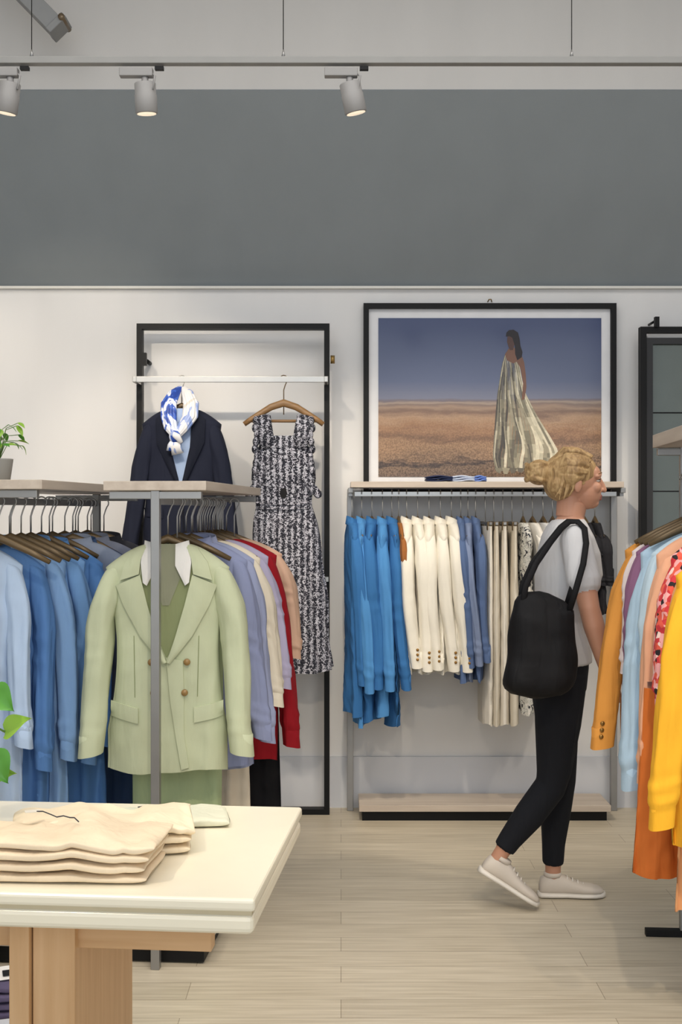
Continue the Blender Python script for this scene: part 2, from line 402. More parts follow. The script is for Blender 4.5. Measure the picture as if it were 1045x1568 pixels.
def r1(y): return -.585+(y-3.94)*.09
CH=cloth((138,146,178),.85)
rg=[('chambray_shirt',4.32,CH,.78,.62,(.195,.045),'shirt'),
    ('chambray_shirt',4.42,cloth((152,160,190)),.80,.66,(.20,.045),'shirt'),
    ('cream_blouse',4.55,cloth((226,216,196)),.68,.55,(.205,.04),'shirt'),
    ('cream_skirt',4.62,cloth((220,208,188)),.0,.0,(.165,.04),'skirt'),
    ('lilac_blouse',4.70,cloth((176,170,196)),.60,.5,(.21,.04),'shirt'),
    ('red_coat',4.84,cloth((150,20,32)),.86,.74,(.225,.05),'shirt'),
    ('beige_cardigan',4.99,cloth((206,170,146)),.55,.42,(.225,.04),'shirt'),]
for i,(nm,y,m,L_,S_,(sw,hd),kd) in enumerate(rg):
    if kd=='skirt':
        garment(nm,(r1(y),y,1.05),.09,m,L=.83,sw=.165,hd=.04,hem=1.15,kind='skirt',seed=30+i,hook_h=.435,fold=.014)
    else:
        garment(nm,(r1(y)+.03,y,1.345),.10,m,L=L_,sw=sw,hd=hd,sleeve=S_,seed=30+i,fold=.011,collar=m if 'shirt' in nm else None,hook_h=.14,splay=.055)
garment('black_trousers',(r1(4.94)+.07,4.94,1.0),.09,cloth((20,20,24)),L=.84,sw=.165,hd=.04,hem=1.15,kind='skirt',seed=39,hook_h=.485,fold=.012)
hanger_row('clothes_hangers',[(r1(y),y,1.35) for y in (4.27,4.37,4.48,4.59,4.66,4.75,4.80,4.89,4.94,5.04)],.19,.135,0)

def r2(y): return -1.15+(y-3.95)*.12
B1=cloth((132,168,212));B2=cloth((84,124,178));B3=cloth((176,196,222));DN=cloth((60,84,124));GL=cloth((140,150,170))
def shirt_details(col):
    def f(b,bv,bf):
        pr=projector(bv,bf)
        ribbon(b,pr,[(-.017,-.03),(-.017,-.3),(-.017,-.66)],[(.017,-.03),(.017,-.3),(.017,-.66)],col,22,2,.004,.001)
        for q in range(6): 
            p=pr(0,-.08-q*.1,.006); b.ell(p,(.005,.002,.005),SHW,8,6)
    return f
lg=[('light_blue_shirt_dress',4.05,-.09,B3,1.12,.60,1.34,.185),
    ('blue_shirt',4.14,-.05,B2,.86,.66,1.33,.185),
    ('light_blue_shirt_dress',4.23,-.015,B1,1.12,.66,1.34,.19),
    ('light_blue_shirt',4.33,.02,cloth((118,160,210)),.74,.70,1.34,.19),
    ('blue_shirt_dress',4.43,.05,cloth((92,138,196)),1.16,.64,1.33,.19),
    ('grey_linen_shirt',4.56,.09,GL,.66,.50,1.34,.20),
    ('denim_dress',4.68,.07,DN,1.10,.62,1.33,.20),
    ('grey_linen_shirt',4.80,.08,cloth((122,128,146)),.62,.5,1.34,.20),
    ('charcoal_blouse',4.96,.08,cloth((42,44,52)),1.05,.5,1.34,.20)]
for i,(nm,y,dx,m,L_,S_,z,sw) in enumerate(lg):
    garment(nm,(r2(y)+dx,y,z),.12,m,L=L_,sw=sw,hd=.045,sleeve=S_,seed=50+i,fold=.018,k=7,collar=m,hook_h=1.485-z,splay=.02,details=shirt_details(m) if i<4 else None,hem=1.04,sr=.046)
hanger_row('clothes_hangers',[(r2(y)+.04,y,1.35) for y in (4.0,4.1,4.19,4.28,4.38,4.49,4.62,4.74,4.88)],.18,.135,0)

RY=5.86
def back(nm,x,m,L_,S_,seed,kd='shirt',hd=.026,hem=1.0,z=1.40,sw=.19,fold=.007,**kw):
    garment(nm,(x,RY,z),pi/2+random.Random(seed).uniform(-.10,.10),m,L=L_,sw=sw,hd=hd,sleeve=S_,seed=seed,kind=kd,fold=fold,k=3,hook_h=1.535-z,hem=hem,splay=.0,sr=.05,cy_sleeve=0,**kw)
BL=cloth((52,106,162));BL2=cloth((74,132,188))
for i,x in enumerate((.052,.098,.146,.196,.24)):
    back('blue_shirt_dress',x,[BL,BL2][i%2],.89+.025*((i*2)%3),.68+.03*(i%2),70+i,hd=.03,hem=.85,collar=[BL,BL2][i%2],fold=.011)
back('brown_blouse',.272,cloth((150,96,50)),.5,.3,77,hd=.016)
IV=cloth((230,225,212),crease=.4)
for i,x in enumerate((.31,.362,.416,.47,.522)):
    back('ivory_blazer',x,IV,.69,.60,80+i,hd=.031,buttons=True,collar=IV,kd='blazer')
DB=cloth((84,104,142));DB2=cloth((120,134,164))
for i,x in enumerate((.566,.60,.636)):
    back('denim_shirt',x,[DB,DB2][i%2],.73,.58,90+i,hd=.024,collar=DB)
TR=cloth((228,222,210),crease=.5);TR2=cloth((210,202,186),crease=.5)
for i,x in enumerate((.682,.722,.765,.808)):
    back('cream_trousers',x,[TR,TR2][i%2],.92,0,95+i,'trousers',hd=.024,hem=.9,z=1.385,sw=.16,fold=.002)
PT=pattern_mat('white_floral_print',[(0,(40,44,54)),(.44,(210,208,200)),(.56,(160,165,160)),(.6,(225,222,215))],45,dist=1)
back('printed_dress',.86,PT,.88,.0,101,hd=.028)
for i,(x,c) in enumerate(((.905,(220,216,208)),(.955,(200,200,200)),(1.0,(180,176,170)),(1.05,(90,90,96)))):
    back('grey_top',x,cloth(c),.6,.3,103+i,hd=.025)
for i,x in enumerate((1.10,1.15,1.20)):
    back('black_top',x,cloth((34,34,38)),.42,.22,110+i,hd=.026)

# right rack garments
def r3(y): return 1.165-(4.2-y)*.07
OR=cloth((222,152,70),.8);PU=cloth((140,98,128));LBL=cloth((176,202,222));PE=cloth((230,172,138));YE=cloth((238,176,46));OD=cloth((206,112,48))
FL=pattern_mat('floral_print',[(0,(30,25,30)),(.22,(222,90,70)),(.42,(240,170,170)),(.62,(200,50,60)),(.8,(245,215,205))],60,'vor')
rr=[('orange_blazer',4.20,-.0,OR,.72,.66,.205,.055,True,.10),
    ('white_blouse',4.11,-.0,cloth((236,222,220)),.58,.40,.195,.04,False,.03),
    ('plum_blouse',4.03,.0,PU,.70,.62,.195,.045,False,.035),
    ('light_blue_shirt',3.94,-.0,LBL,.80,.72,.195,.045,False,.05),
    ('light_blue_shirt',3.85,.01,cloth((190,212,226)),.76,.70,.19,.045,False,.03),
    ('peach_dress',3.76,.0,PE,.95,.66,.18,.045,False,.045),
    ('orange_skirt',3.68,-.06,OD,.55,.0,.17,.05,False,.03),
    ('floral_blouse',3.60,.01,FL,.52,.42,.18,.045,False,.03),
    ('peach_dress',3.52,.02,cloth((222,160,110)),1.06,.5,.165,.045,False,.03),
    ('yellow_shirt',3.42,-.0,YE,.80,.68,.19,.05,False,.06)]
for i,(nm,y,dx,m,L_,S_,sw,hd,bt,spl) in enumerate(rr):
    z=1.385 if y>3.5 else 1.34
    if 'skirt' in nm:
        garment(nm,(r3(y)+dx,y,.93),.05,m,L=L_,sw=sw,hd=hd,hem=1.22,kind='skirt',seed=120+i,fold=.016,k=5,hook_h=1.56-.93); continue
    garment(nm,(r3(y)+dx,y,z),.05,m,L=L_,sw=sw,hd=hd,sleeve=S_,seed=120+i,fold=.015,k=6,hem=1.05 if 'dress' not in nm else 1.18,splay=spl,hook_h=1.56-z,collar=m if 'shirt' in nm else None,buttons=bt,kind='blazer' if bt else 'shirt')
hanger_row('clothes_hangers',[(r3(y),y,1.41) for y in (4.16,4.07,3.99,3.9)],.19,.15,0)
# ------------------------------------------------------------------ racks
def rack(name,near,far,width,H,rail_z,base=True,sth=.03):
    n=Vector((near[0],near[1],0)); f=Vector((far[0],far[1],0)); d=f-n; ln=d.length; ang=math.atan2(d.y,d.x)-pi/2
    b=MB()
    b.box((0,ln/2,H-sth/2),(width,ln,sth),SHELF,bev=.002)
    b.box((0,ln/2,rail_z),(.012,ln-.06,.024),CHROME,bev=.002)
    for yy in (.02,ln-.03):
        b.box((0,yy,H/2-.015),(.028,.028,H-.03),STEEL,bev=.002)
        b.box((0,yy,H-sth-.015),(width*.9,.024,.024),STEEL,bev=.002)
        if not base: b.box((0,yy,.012),(width*1.3,.03,.024),BLACK,bev=.002)
    if base:
        b.box((0,ln/2,.075),(width,ln-.1,.025),SHELF,bev=.002)
        b.box((0,ln/2,.035),(width-.04,ln-.14,.055),BLACK)
        b.box((0,ln/2,.006),(width*.9,.03,.012),BLACK)
    b.obj(name,(near[0],near[1],0),ang)
rack('clothes_rack',(-.59,3.92),(-.495,5.12),.33,1.548,1.485)
rack('clothes_rack',(-1.13,3.92),(-1.0,5.12),.38,1.552,1.485)
rack('clothes_rack',(1.10,3.25),(1.175,4.27),.20,1.715,1.56,base=False,sth=.045)
b=MB()
b.box((.6825,5.92,1.578),(1.275,.28,.028),SHELFX,bev=.002)
b.box((.6825,RY,1.535),(1.24,.012,.024),CHROME,bev=.002)
for x in(.045,1.325):
    b.box((x,6.03,.78),(.03,.03,1.56),STEEL,bev=.002); b.box((x,5.93,1.552),(.024,.22,.024),STEEL,bev=.002)
    b.box((x,5.93,1.535),(.018,.16,.02),STEEL)
b.box((.675,5.93,.062),(1.18,.25,.03),SHELFX,bev=.002); b.box((.675,5.93,.0235),(1.15,.2,.047),BLACK)
b.obj('clothes_rack')

# ------------------------------------------------------------------ display frame with rail
b=MB()
def frame(b,x0,x1,z0,z1,y,t,d,m):
    b.box(((x0+x1)/2,y,z1-t/2),(x1-x0,d,t),m); b.box(((x0+x1)/2,y,z0+t/2),(x1-x0,d,t),m)
    b.box((x0+t/2,y,(z0+z1)/2),(t,d,z1-z0-2*t),m); b.box((x1-t/2,y,(z0+z1)/2),(t,d,z1-z0-2*t),m)
frame(b,-.98,-.055,0,2.353,5.97,.026,.06,BLACK)
b.box((-.517,5.80,2.07),(.915,.012,.028),CHROME,bev=.002)
for x in(-.965,-.07): b.box((x,5.87,2.07),(.018,.16,.026),CHROME,bev=.002)
for z in(2.18,): 
    b.box((-.94,5.93,z),(.02,.03,.06),BLACK); b.tube([(-.05,5.94,z),(-.03,5.94,z)],.02,plain('brass',(150,122,70),.35,.6),n=14)
    b.tube([(-.94,6.0,z),(-.94,6.1,z)],.01,BLACK); b.tube([(-.07,6.0,z),(-.07,6.1,z)],.01,BLACK)
b.box((-.08,5.92,1.13),(.04,.05,.022),CHROME)
b.obj('garment_frame')

SCARF=pattern_mat('silk_scarf_print',[(0,(34,66,150)),(.42,(60,98,190)),(.50,(214,220,234)),(.58,(226,228,236)),(.66,(70,104,190))],13,'noise',(1,1,.45),2.0,.45,(0,.5,.3))
SCW=pattern_mat('silk_scarf_light',[(0,(120,144,200)),(.36,(150,168,214)),(.42,(226,225,226)),(.62,(206,202,196))],11,'noise',(1,1,.45),1.5,.45,(0,-.4,.3))
def navy_details(b,bv,bf):
    pr=projector(bv,bf)
    ribbon(b,pr,[(-.05,-.0),(-.05,-.15),(-.005,-.36)],[(.05,-.0),(.055,-.15),(.005,-.36)],cloth((160,180,212)),14,6,.004,0,False)
    for s in(-1,1):
        ribbon(b,pr,[(s*.055,.0),(s*.045,-.18),(s*.0+.003,-.37)],[(s*.115,-.05),(s*.11,-.16),(s*.01+.003,-.375)],cloth((22,26,40)),16,5,.013,.005)
        ribbon(b,pr,[(s*.17,-.46),(s*.08,-.47)],[(s*.17,-.50),(s*.08,-.51)],NAVY,6,3,.006,0)
    ribbon(b,pr,[(.003,-.36),(.01,-.5),(.02,-.66)],[(.012,-.36),(.018,-.5),(.026,-.66)],cloth((20,23,34)),12,2,.006,0)
garment('navy_blazer',(-.745,5.80,1.93),.03,NAVY,L=.70,sw=.185,hd=.065,sleeve=.62,hem=1.0,waist=.88,seed=140,fold=.006,k=3,hook_h=.14,drop=.07,details=navy_details,splay=.06,kind='blazer')
b=MB(); rnd=random.Random(5)
for s,mt in((-1,SCARF),(1,SCW)):
    for q in range(5):
        o=(q-2)*.012; yy=-.012*math.cos((q-2)*.7)
        P=[(s*.008+o*.3,.01,.075),(s*(.030)+o*.7,-.03+yy,.045),(s*(.052)+o,-.065+yy,-.01),(s*.05+o,-.085+yy,-.07),(s*.028+o*.8-.01,-.10+yy,-.125),(-.012+o*.5,-.108+yy,-.165)]
        b.tube(P,[(.006,.006),(.011,.010),(.013,.011),(.014,.011),(.012,.010),(.009,.008)],mt,n=10,round_ends=True)
b.ell((-.016,-.118,-.165),(.028,.022,.030),SCARF); b.tube([(-.03,-.13,-.15),(.0,-.142,-.168),(.012,-.125,-.19)],[(.012,.006),(.016,.008),(.01,.006)],SCW,round_ends=True)
b.tube([(-.016,-.118,-.18),(-.012,-.12,-.21),(-.004,-.115,-.245)],[(.016,.010),(.024,.010),(.028,.006)],SCW,n=12)
b.tube([(-.02,-.116,-.18),(-.032,-.118,-.205),(-.034,-.113,-.23)],[(.014,.010),(.018,.009),(.022,.006)],SCARF,n=12)
b.obj('silk_scarf',(-.745,5.80,1.96))

# patterned dress
m,nt,bs=newmat('monochrome_print'); Lk=nt.links
tc=N(nt,'ShaderNodeTexCoord'); mp=N(nt,'ShaderNodeMapping'); mp.inputs['Scale'].default_value=(1,1,1.2); Lk.new(tc.outputs['Object'],mp.inputs[0])
n1=N(nt,'ShaderNodeTexNoise'); n1.inputs['Scale'].default_value=105; n1.inputs['Detail'].default_value=1.5; n1.inputs['Distortion'].default_value=1.2; Lk.new(mp.outputs[0],n1.inputs['Vector'])
wv=N(nt,'ShaderNodeTexWave'); wv.inputs['Scale'].default_value=11; wv.inputs['Distortion'].default_value=1.5; Lk.new(tc.outputs['Object'],wv.inputs['Vector'])
ma=N(nt,'ShaderNodeMath',operation='MULTIPLY_ADD'); Lk.new(wv.outputs['Fac'],ma.inputs[0]); ma.inputs[1].default_value=.14; Lk.new(n1.outputs['Fac'],ma.inputs[2])
rp=ramp(nt,[(0,lin((18,20,34))),(.605,lin((176,176,186)))],'CONSTANT'); Lk.new(ma.outputs[0],rp.inputs[0]); Lk.new(rp.outputs[0],bs.inputs['Base Color']); bs.inputs['Roughness'].default_value=.8
DRS=m
b=MB(); rings=[]; prof=[(-.10,.10,.04),(-.2,.135,.055),(-.3,.15,.055),(-.37,.14,.05),(-.42,.132,.048),(-.50,.145,.055),(-.65,.158,.06),(-.8,.165,.065),(-.95,.165,.07),(-1.07,.16,.075),(-1.19,.165,.08)]
NNn=110; R=70
def pin(z):
    for (z0,a0,d0),(z1,a1,d1) in zip(prof,prof[1:]):
        if z<=z0 and z>=z1:
            f=(z-z0)/(z1-z0); return a0+(a1-a0)*f,d0+(d1-d0)*f
    return prof[-1][1:]
for i in range(R+1):
    t=i/R; z=-.10-t*1.09; hw,d=pin(z); q=max(0,(-z-.4)/.8); ring=[]
    for j in range(NNn):
        th=2*pi*j/NNn; A=.014*q**.6
        x=hw*sup(math.cos(th),2.3)+.06*q+.004*math.sin(z*20+th); y=d*sup(math.sin(th),2.3)
        y+=A*ridge(13*th+.5*math.sin(z*5))+ .006*noise.noise(Vector((x*30,y*20,z*40)))
        x+=A*.7*math.cos(9*th+2*z)
        ring.append((x,y,z+(.012*math.sin(2*th+1)*q)))
    rings.append(ring)
b.loft(rings,DRS)
pr=projector(b.v,b.f)
for s in(-1,1):
    b.tube([(s*.075,-.042,-.16),(s*.085,-.04,-.08),(s*.095,-.02,-.01),(s*.095,.02,-.01),(s*.08,.04,-.1)],[(.036,.008),(.036,.009),(.034,.012),(.034,.012),(.03,.008)],DRS,n=14,up=(0,1,0))
    for q in range(9):
        z=-.02-q*.033; b.ell((s*(.128+.006*math.sin(q*2.1)),-.02+.012*math.sin(q*1.7),z-.01),(.016,.028,.022),DRS,10,6)
    for q in range(7): b.ell((s*(.10+.01*q)+.0,-.045,-.30-.012*q),(.02,.012,.02),DRS,10,6)
ribbon(b,pr,[(-.012,-.345),(-.018,-.37),(-.01,-.39)],[(.012,-.345),(.018,-.37),(.01,-.39)],plain('cutout_dark',(16,16,20),.9),6,4,.004,0,False)  # dark patch laid on the front where the cutout sits
ribbon(b,pr,[(-.10,-.10),(-.08,-.13),(-.05,-.14),(0,-.142)],[(-.10,-.12),(-.08,-.145),(-.05,-.156),(0,-.158)],DRS,10,3,.006,.002)
for i in range(2): ribbon(b,pr,[(-.13,-.405-.02*i),(0,-.41-.02*i),(.13,-.405-.02*i)],[(-.13,-.42-.02*i),(0,-.425-.02*i),(.13,-.42-.02*i)],DRS,14,2,.006,.004)
hook(b,.165,BRONZE)
b.tube([(-.185,0,-.045),(-.15,0,-.02),(-.06,0,.035),(0,0,.055),(.06,0,.035),(.15,0,-.02),(.185,0,-.045)],[(.012,.016),(.013,.014),(.016,.01),(.018,.01),(.016,.01),(.013,.014),(.012,.016)],HWOOD,n=12)
b.tube([(-.15,0,-.03),(.15,0,-.03)],.007,HWOOD)
b.obj('patterned_dress',(-.268,5.80,1.905),.02)

# ------------------------------------------------------------------ framed photograph
b=MB(); frame(b,.11,1.345,1.536,2.469,6.07,.026,.04,BLACK)
b.box((.7275,6.08,2.0025),(1.19,.01,.89),plain('mat_board',(224,224,226),.6))
m,nt,bs=newmat('desert_photo_print'); Lk=nt.links
tc=N(nt,'ShaderNodeTexCoord'); sp=N(nt,'ShaderNodeSeparateXYZ'); Lk.new(tc.outputs['Object'],sp.inputs[0])
mr=N(nt,'ShaderNodeMapRange'); mr.inputs[1].default_value=1.622; mr.inputs[2].default_value=2.399; Lk.new(sp.outputs['Z'],mr.inputs[0])
nz=N(nt,'ShaderNodeTexNoise'); nz.inputs['Scale'].default_value=4; nz.inputs['Detail'].default_value=10; nz.inputs['Roughness'].default_value=.6
mp=N(nt,'ShaderNodeMapping'); mp.inputs['Scale'].default_value=(1,1,4); Lk.new(tc.outputs['Object'],mp.inputs[0]); Lk.new(mp.outputs[0],nz.inputs['Vector'])
gsand=N(nt,'ShaderNodeMapRange'); gsand.inputs[1].default_value=.50; gsand.inputs[2].default_value=.30; gsand.inputs[3].default_value=.03; gsand.inputs[4].default_value=.26; Lk.new(mr.outputs[0],gsand.inputs[0])
sb=N(nt,'ShaderNodeMath',operation='SUBTRACT'); Lk.new(nz.outputs['Fac'],sb.inputs[0]); sb.inputs[1].default_value=.5
m2=N(nt,'ShaderNodeMath',operation='MULTIPLY'); Lk.new(sb.outputs[0],m2.inputs[0]); Lk.new(gsand.outputs[0],m2.inputs[1])
ad=N(nt,'ShaderNodeMath',operation='ADD'); Lk.new(m2.outputs[0],ad.inputs[0]); Lk.new(mr.outputs[0],ad.inputs[1])
rp=ramp(nt,[(0,lin((116,94,76))),(.065,lin((124,100,78))),(.085,lin((64,50,42))),(.11,lin((136,108,82))),(.20,lin((158,124,92))),(.24,lin((124,94,70))),(.30,lin((156,118,86))),(.36,lin((172,140,110))),(.40,lin((124,98,82))),(.43,lin((160,134,112))),(.455,lin((128,108,98))),(.470,lin((164,146,130))),(.482,lin((116,104,108))),(.495,lin((120,122,140))),(.60,lin((94,102,130))),(1.0,lin((60,70,106)))])
Lk.new(ad.outputs[0],rp.inputs[0])
n3=N(nt,'ShaderNodeTexNoise'); n3.inputs['Scale'].default_value=150; n3.inputs['Detail'].default_value=4; Lk.new(tc.outputs['Object'],n3.inputs['Vector'])
r3_=ramp(nt,[(.35,(.42,.42,.42,1)),(.65,(1.4,1.4,1.4,1))]); Lk.new(n3.outputs['Fac'],r3_.inputs[0])
gt=N(nt,'ShaderNodeMapRange'); gt.inputs[1].default_value=.44; gt.inputs[2].default_value=.0; Lk.new(mr.outputs[0],gt.inputs[0])
mx=N(nt,'ShaderNodeMixRGB',blend_type='MULTIPLY'); Lk.new(gt.outputs[0],mx.inputs[0]); Lk.new(rp.outputs[0],mx.inputs[1]); Lk.new(r3_.outputs[0],mx.inputs[2])
Lk.new(mx.outputs[0],bs.inputs['Base Color']); bs.inputs['Roughness'].default_value=.1; bs.inputs['Specular IOR Level'].default_value=.35
b.box((.729,6.0735,2.0105),(1.092,.004,.777),m)
def flat(pts,mat,y): b.add([(.183+u*.01,y,1.622+v*.01) for u,v in pts],[tuple(range(len(pts)))],mat,False)
SK=plain('printed_skin',(122,86,68),.2,spec=.3);SK2=plain('printed_skin_dark',(84,58,50),.2,spec=.3);HR=plain('printed_hair',(34,24,24),.2,spec=.3)
SH=[plain('printed_gown_%d'%i,c,.25,spec=.3,var=.12,scale=40) for i,c in enumerate([(78,74,68),(104,98,86),(128,122,104),(156,148,126),(190,182,158),(214,206,182)])]
Le=[(60,62),(55,60.5),(48,59.5),(40,58.2),(30,57.3),(20,56.6),(10,56),(3,57.5)]
Re=[(60,66),(55,69),(48,70.3),(41,72),(34,75.5),(27,79.5),(20,84),(13,88),(5,88.5)]
def ev(T,v):
    for (a,x0),(c,x1) in zip(T,T[1:]):
        if v<=a and v>=c: return x0+(x1-x0)*(a-v)/(a-c)
    return T[-1][1] if v<T[-1][0] else T[0][1]
rq=random.Random(8); ns=26; vv=[60-i*2.2 for i in range(27)]
for q in range(ns):
    s0=q/ns; s1=(q+1.25)/ns; base=1.9+2.6*(q/ns)+rq.uniform(-1.5,1.5); 
    A_=[];B_=[]
    for v in vv:
        l=ev(Le,v); r_=ev(Re,v); bt=max(0,(34-v)/34)
        wob=.5*math.sin(v*.22+q*.8)*(1+bt)
        def px(s): s=min(s,1); return l+(r_-l)*(s**(1+.35*bt))+wob*(0 if s in(0,1) else 1)*min(1,4*s*(1-s)+.1)
        A_.append((px(s0),v)); B_.append((px(s1),v))
    for i in range(len(vv)-1):
        sh=int(max(0,min(5,base+1.2*math.sin(i*.35+q)+ (.8 if vv[i]<30 and q>12 else 0))))
        flat([A_[i],B_[i],B_[i+1],A_[i+1]],SH[sh],6.0712-.00002*q)
for q in range(9):
    u=57+q*3.6; flat([(u,4.5),(u+3.8,4.2),(u+2.6,1.6+rq.uniform(-.8,1.2)),(u+.8,2.0+rq.uniform(-.6,1))],SH[rq.choice([1,2,3])],6.0709)
flat([(67,58),(70,60),(71.4,56),(72.2,50),(72.5,44),(71.6,38),(70.2,37.5),(70.9,46),(69.6,53)],SK,6.0702)
flat([(62,60),(64,63),(66,63.5),(68.6,62),(70,60),(69.2,57),(66,55.5),(63,57)],SK,6.0704)
flat([(63.6,64),(63,66),(63.2,68.6),(65,70),(67,68),(66.6,64.5),(66,62),(64.4,62)],SK2,6.0703)
flat([(62.4,68.6),(62.7,70.6),(64,71.8),(66.2,72),(68.4,70.6),(69.2,67.5),(69.6,64),(70.6,61),(70.2,58.5),(68,57),(67,60),(66.8,64),(65.6,68),(64.2,68.8)],HR,6.0701)
b.tube([(.72,6.085,2.48),(.725,6.07,2.49),(.735,6.07,2.49),(.74,6.085,2.48)],.003,plain('brass',(150,122,70),.35,.6),n=6)
b.obj('framed_photograph')

# mirror at right
b=MB(); frame(b,1.44,2.34,0,2.34,5.98,.028,.05,BLACK); frame(b,1.475,2.305,.035,2.29,5.995,.03,.03,plain('dark_inner_frame',(34,34,36),.5))
b.box((1.89,6.0,2.285),(.82,.012,.03),SHW)
b.box((1.89,6.01,1.16),(.80,.008,2.2),plain('mirror_glass_reflection',(118,124,120),.08,.85))  # grey-green of the room's reflection is painted into the glass colour
for z in(1.93,1.55): b.box((1.89,6.003,z),(.80,.006,.006),BLACK)  # thin bars imitate lines of the reflection in the glass
b.box((1.515,5.95,2.36),(.02,.03,.05),BLACK); b.tube([(1.515,5.99,2.37),(1.515,6.1,2.37)],.006,BLACK)
b.obj('standing_mirror')

b=MB()
for (x,c,w) in((.47,(40,50,84),.075),(.575,(196,206,226),.07),(.655,(110,140,210),.035)):
    for q in range(3):
        rs=[]
        for i in range(13):
            t=i/12*2-1; s=math.sqrt(max(.01,1-t**6)); rs.append([(x+w*t,.07*s*sup(math.cos(a),3),.006+q*.009+.0055*s*sup(math.sin(a),2.5)+.003*math.sin(t*4+q)) for a in [2*pi*j/16 for j in range(16)]])
        b.loft(rs,cloth(c,.5),True,True)
b.obj('folded_scarf',(0,5.88,1.592))

# ------------------------------------------------------------------ table
TC=plain('cream_lacquer',(236,228,206),.25,var=.01); TW=wood('pale_beech',(200,158,112),(216,178,134),2,3,.45); TWX=wood('pale_beech_rail',(200,158,112),(216,178,134),0,3,.45)
tb=empty('display_table',(-.156,2.24,0),-.09)
b=MB(); b.box((-.80,.355,.738),(1.6,.71,.024),TC,bev=.007); b.box((-.80,.355,.7235),(1.588,.70,.008),plain('table_groove',(196,182,150),.5)); b.box((-.80,.355,.702),(1.594,.704,.038),TC,bev=.012); b.obj('tabletop',parent=tb)
b=MB(); b.box((-.425,.38,.345),(.085,.44,.684),TW,bev=.002); b.box((-.49,.38,.345),(.04,.47,.684),TW,bev=.002)
b.box((-.70,.20,.636),(1.17,.04,.096),TWX,bev=.002); b.box((-.70,.55,.636),(1.17,.04,.096),TWX,bev=.002); b.box((-1.3,.38,.345),(.085,.44,.684),TW,bev=.002)
b.box((-.425,.38,.012),(.12,.55,.024),TW,bev=.002); b.box((-1.3,.38,.012),(.12,.55,.024),TW,bev=.002)
b.obj('table_base',parent=tb)

def folded(name,loc,rot,w,d,n,th,mat,seed,sag=.02,extra=None,hump=0,rump=1.0):
    b=MB(); 
    for q in range(n):
        rs=[]; dx=random.Random(seed+q).uniform(-.012,.012); dy=random.Random(seed+q+9).uniform(-.004,.004)
        NI=72
        for i in range(NI+1):
            t=math.sin(pi/2*(i/NI*2-1)); s=(max(.0004,1-abs(t)**14))**.5; ring=[]
            for j in range(64):
                a=2*pi*(j+.5)/64; x=w/2*t+dx; y=d/2*(.95+.05*s)*sup(math.cos(a),9)+dy
                y+=.005*noise.noise(Vector((x*8,0,q*.8+seed)))+ .022*noise.noise(Vector((x*3.5,5,seed)))+.1*x*math.sin(seed)*.5
                x+=.010*noise.noise(Vector((y*9,q*.7,seed)))
                X=x*1.0
                lift=(sag*(noise.noise(Vector((X*5,y*5,seed*.3)))*.8+.5)*(q+.5)/n)
                lift+=hump*math.exp(-((X-.06)/.05)**2)*(q+.6)/n
                z=th*(q+.5)+th*.5*s*sup(math.sin(a),3.4)+lift*(1 if q else .5)
                if math.sin(a)>0 or q:
                    wr=.010*noise.noise(Vector((X*12,y*12,q*.3+seed)))-.013*abs(noise.noise(Vector((X*15+y*9,y*10-X*4,seed))))
                    z+=wr*rump*(1 if q==n-1 else .3)
                ring.append((x,y,max(z,.001)))
            rs.append(ring)
        b.loft(rs,mat,True,True)
    if extra: extra(b)
    return b.obj(name,loc,rot)
CRM=cloth((232,212,182),.9,crease=.7,scale=9)
CORD=plain('dark_cord',(52,50,58),.7)
def tag(b):
    pts=[(-.06+.013*i,.06-.008*i+.008*math.sin(i*1.3),.098+.002*math.sin(i*3)) for i in range(9)]
    b.tube(pts,.0013,CORD,n=6); b.box((-.07,.065,.097),(.03,.02,.001),plain('swing_tag',(222,214,200),.6),rot=.4)
folded('folded_cream_trousers',(-.555,2.43,.7505),-.05,.40,.20,4,.0175,CRM,3,.018,tag,.018)
folded('folded_cream_sweater',(-.50,2.60,.7505),.15,.37,.19,3,.018,cloth((236,218,188),.9,crease=.7,scale=9),8,.028,rump=1.6)
folded('folded_green_top',(-.42,2.81,.7505),.1,.33,.15,1,.018,cloth((214,214,192),.9),12,.014,lambda b:b.tube([(-.04+.012*i,-.0+.008*math.sin(i*1.3),.032) for i in range(8)],.0013,CORD,n=6))
folded('folded_purple_shirt',(-1.03,3.62,.0),.1,.26,.2,4,.024,cloth((92,84,112)),20,.01,lambda b:(b.box((.06,-.03,.115),(.06,.05,.002),SHW,rx=.5,rot=.3),b.box((.062,-.036,.117),(.03,.02,.002),BLACK,rx=.5,rot=.3)))
b=MB(); b.box((0,0,.004),(.21,.15,.008),SHW,rot=.25,bev=.001); b.box((.004,0,.011),(.205,.145,.006),plain('magazine_paper',(226,228,232),.5),rot=.30,bev=.001); b.obj('magazine',(-1.02,3.42,0))

# ------------------------------------------------------------------ plants
LEAF=plain('leaf_green',(80,146,44),.4,var=.2,scale=15); LEAF2=plain('leaf_light',(136,176,60),.4,var=.15,scale=10); STEM=plain('stem_green',(96,130,60),.5)
def leaf(b,base,dirv,L,W,droop,mat,heart=True,roll=0):
    d=Vector(dirv).normalized(); side=d.cross(Vector((0,0,1))).normalized(); up=side.cross(d)
    side=(Matrix.Rotation(roll,3,d)@side); up=(Matrix.Rotation(roll,3,d)@up)
    rows=[]
    for i in range(11):
        t=i/10; w=W*(math.sin(pi*min(1,(t*.93+.07))**(.6 if heart else .9)))
        c=Vector(base)+d*L*t+up*(-droop*t*t)
        rows.append([c+side*w*s+up*(.18*W*abs(s)-.02*L*math.sin(s*3)) for s in(-1,-.5,0,.5,1)])
    b.loft(rows,mat,closed=False)
b=MB(); rnd=random.Random(3)
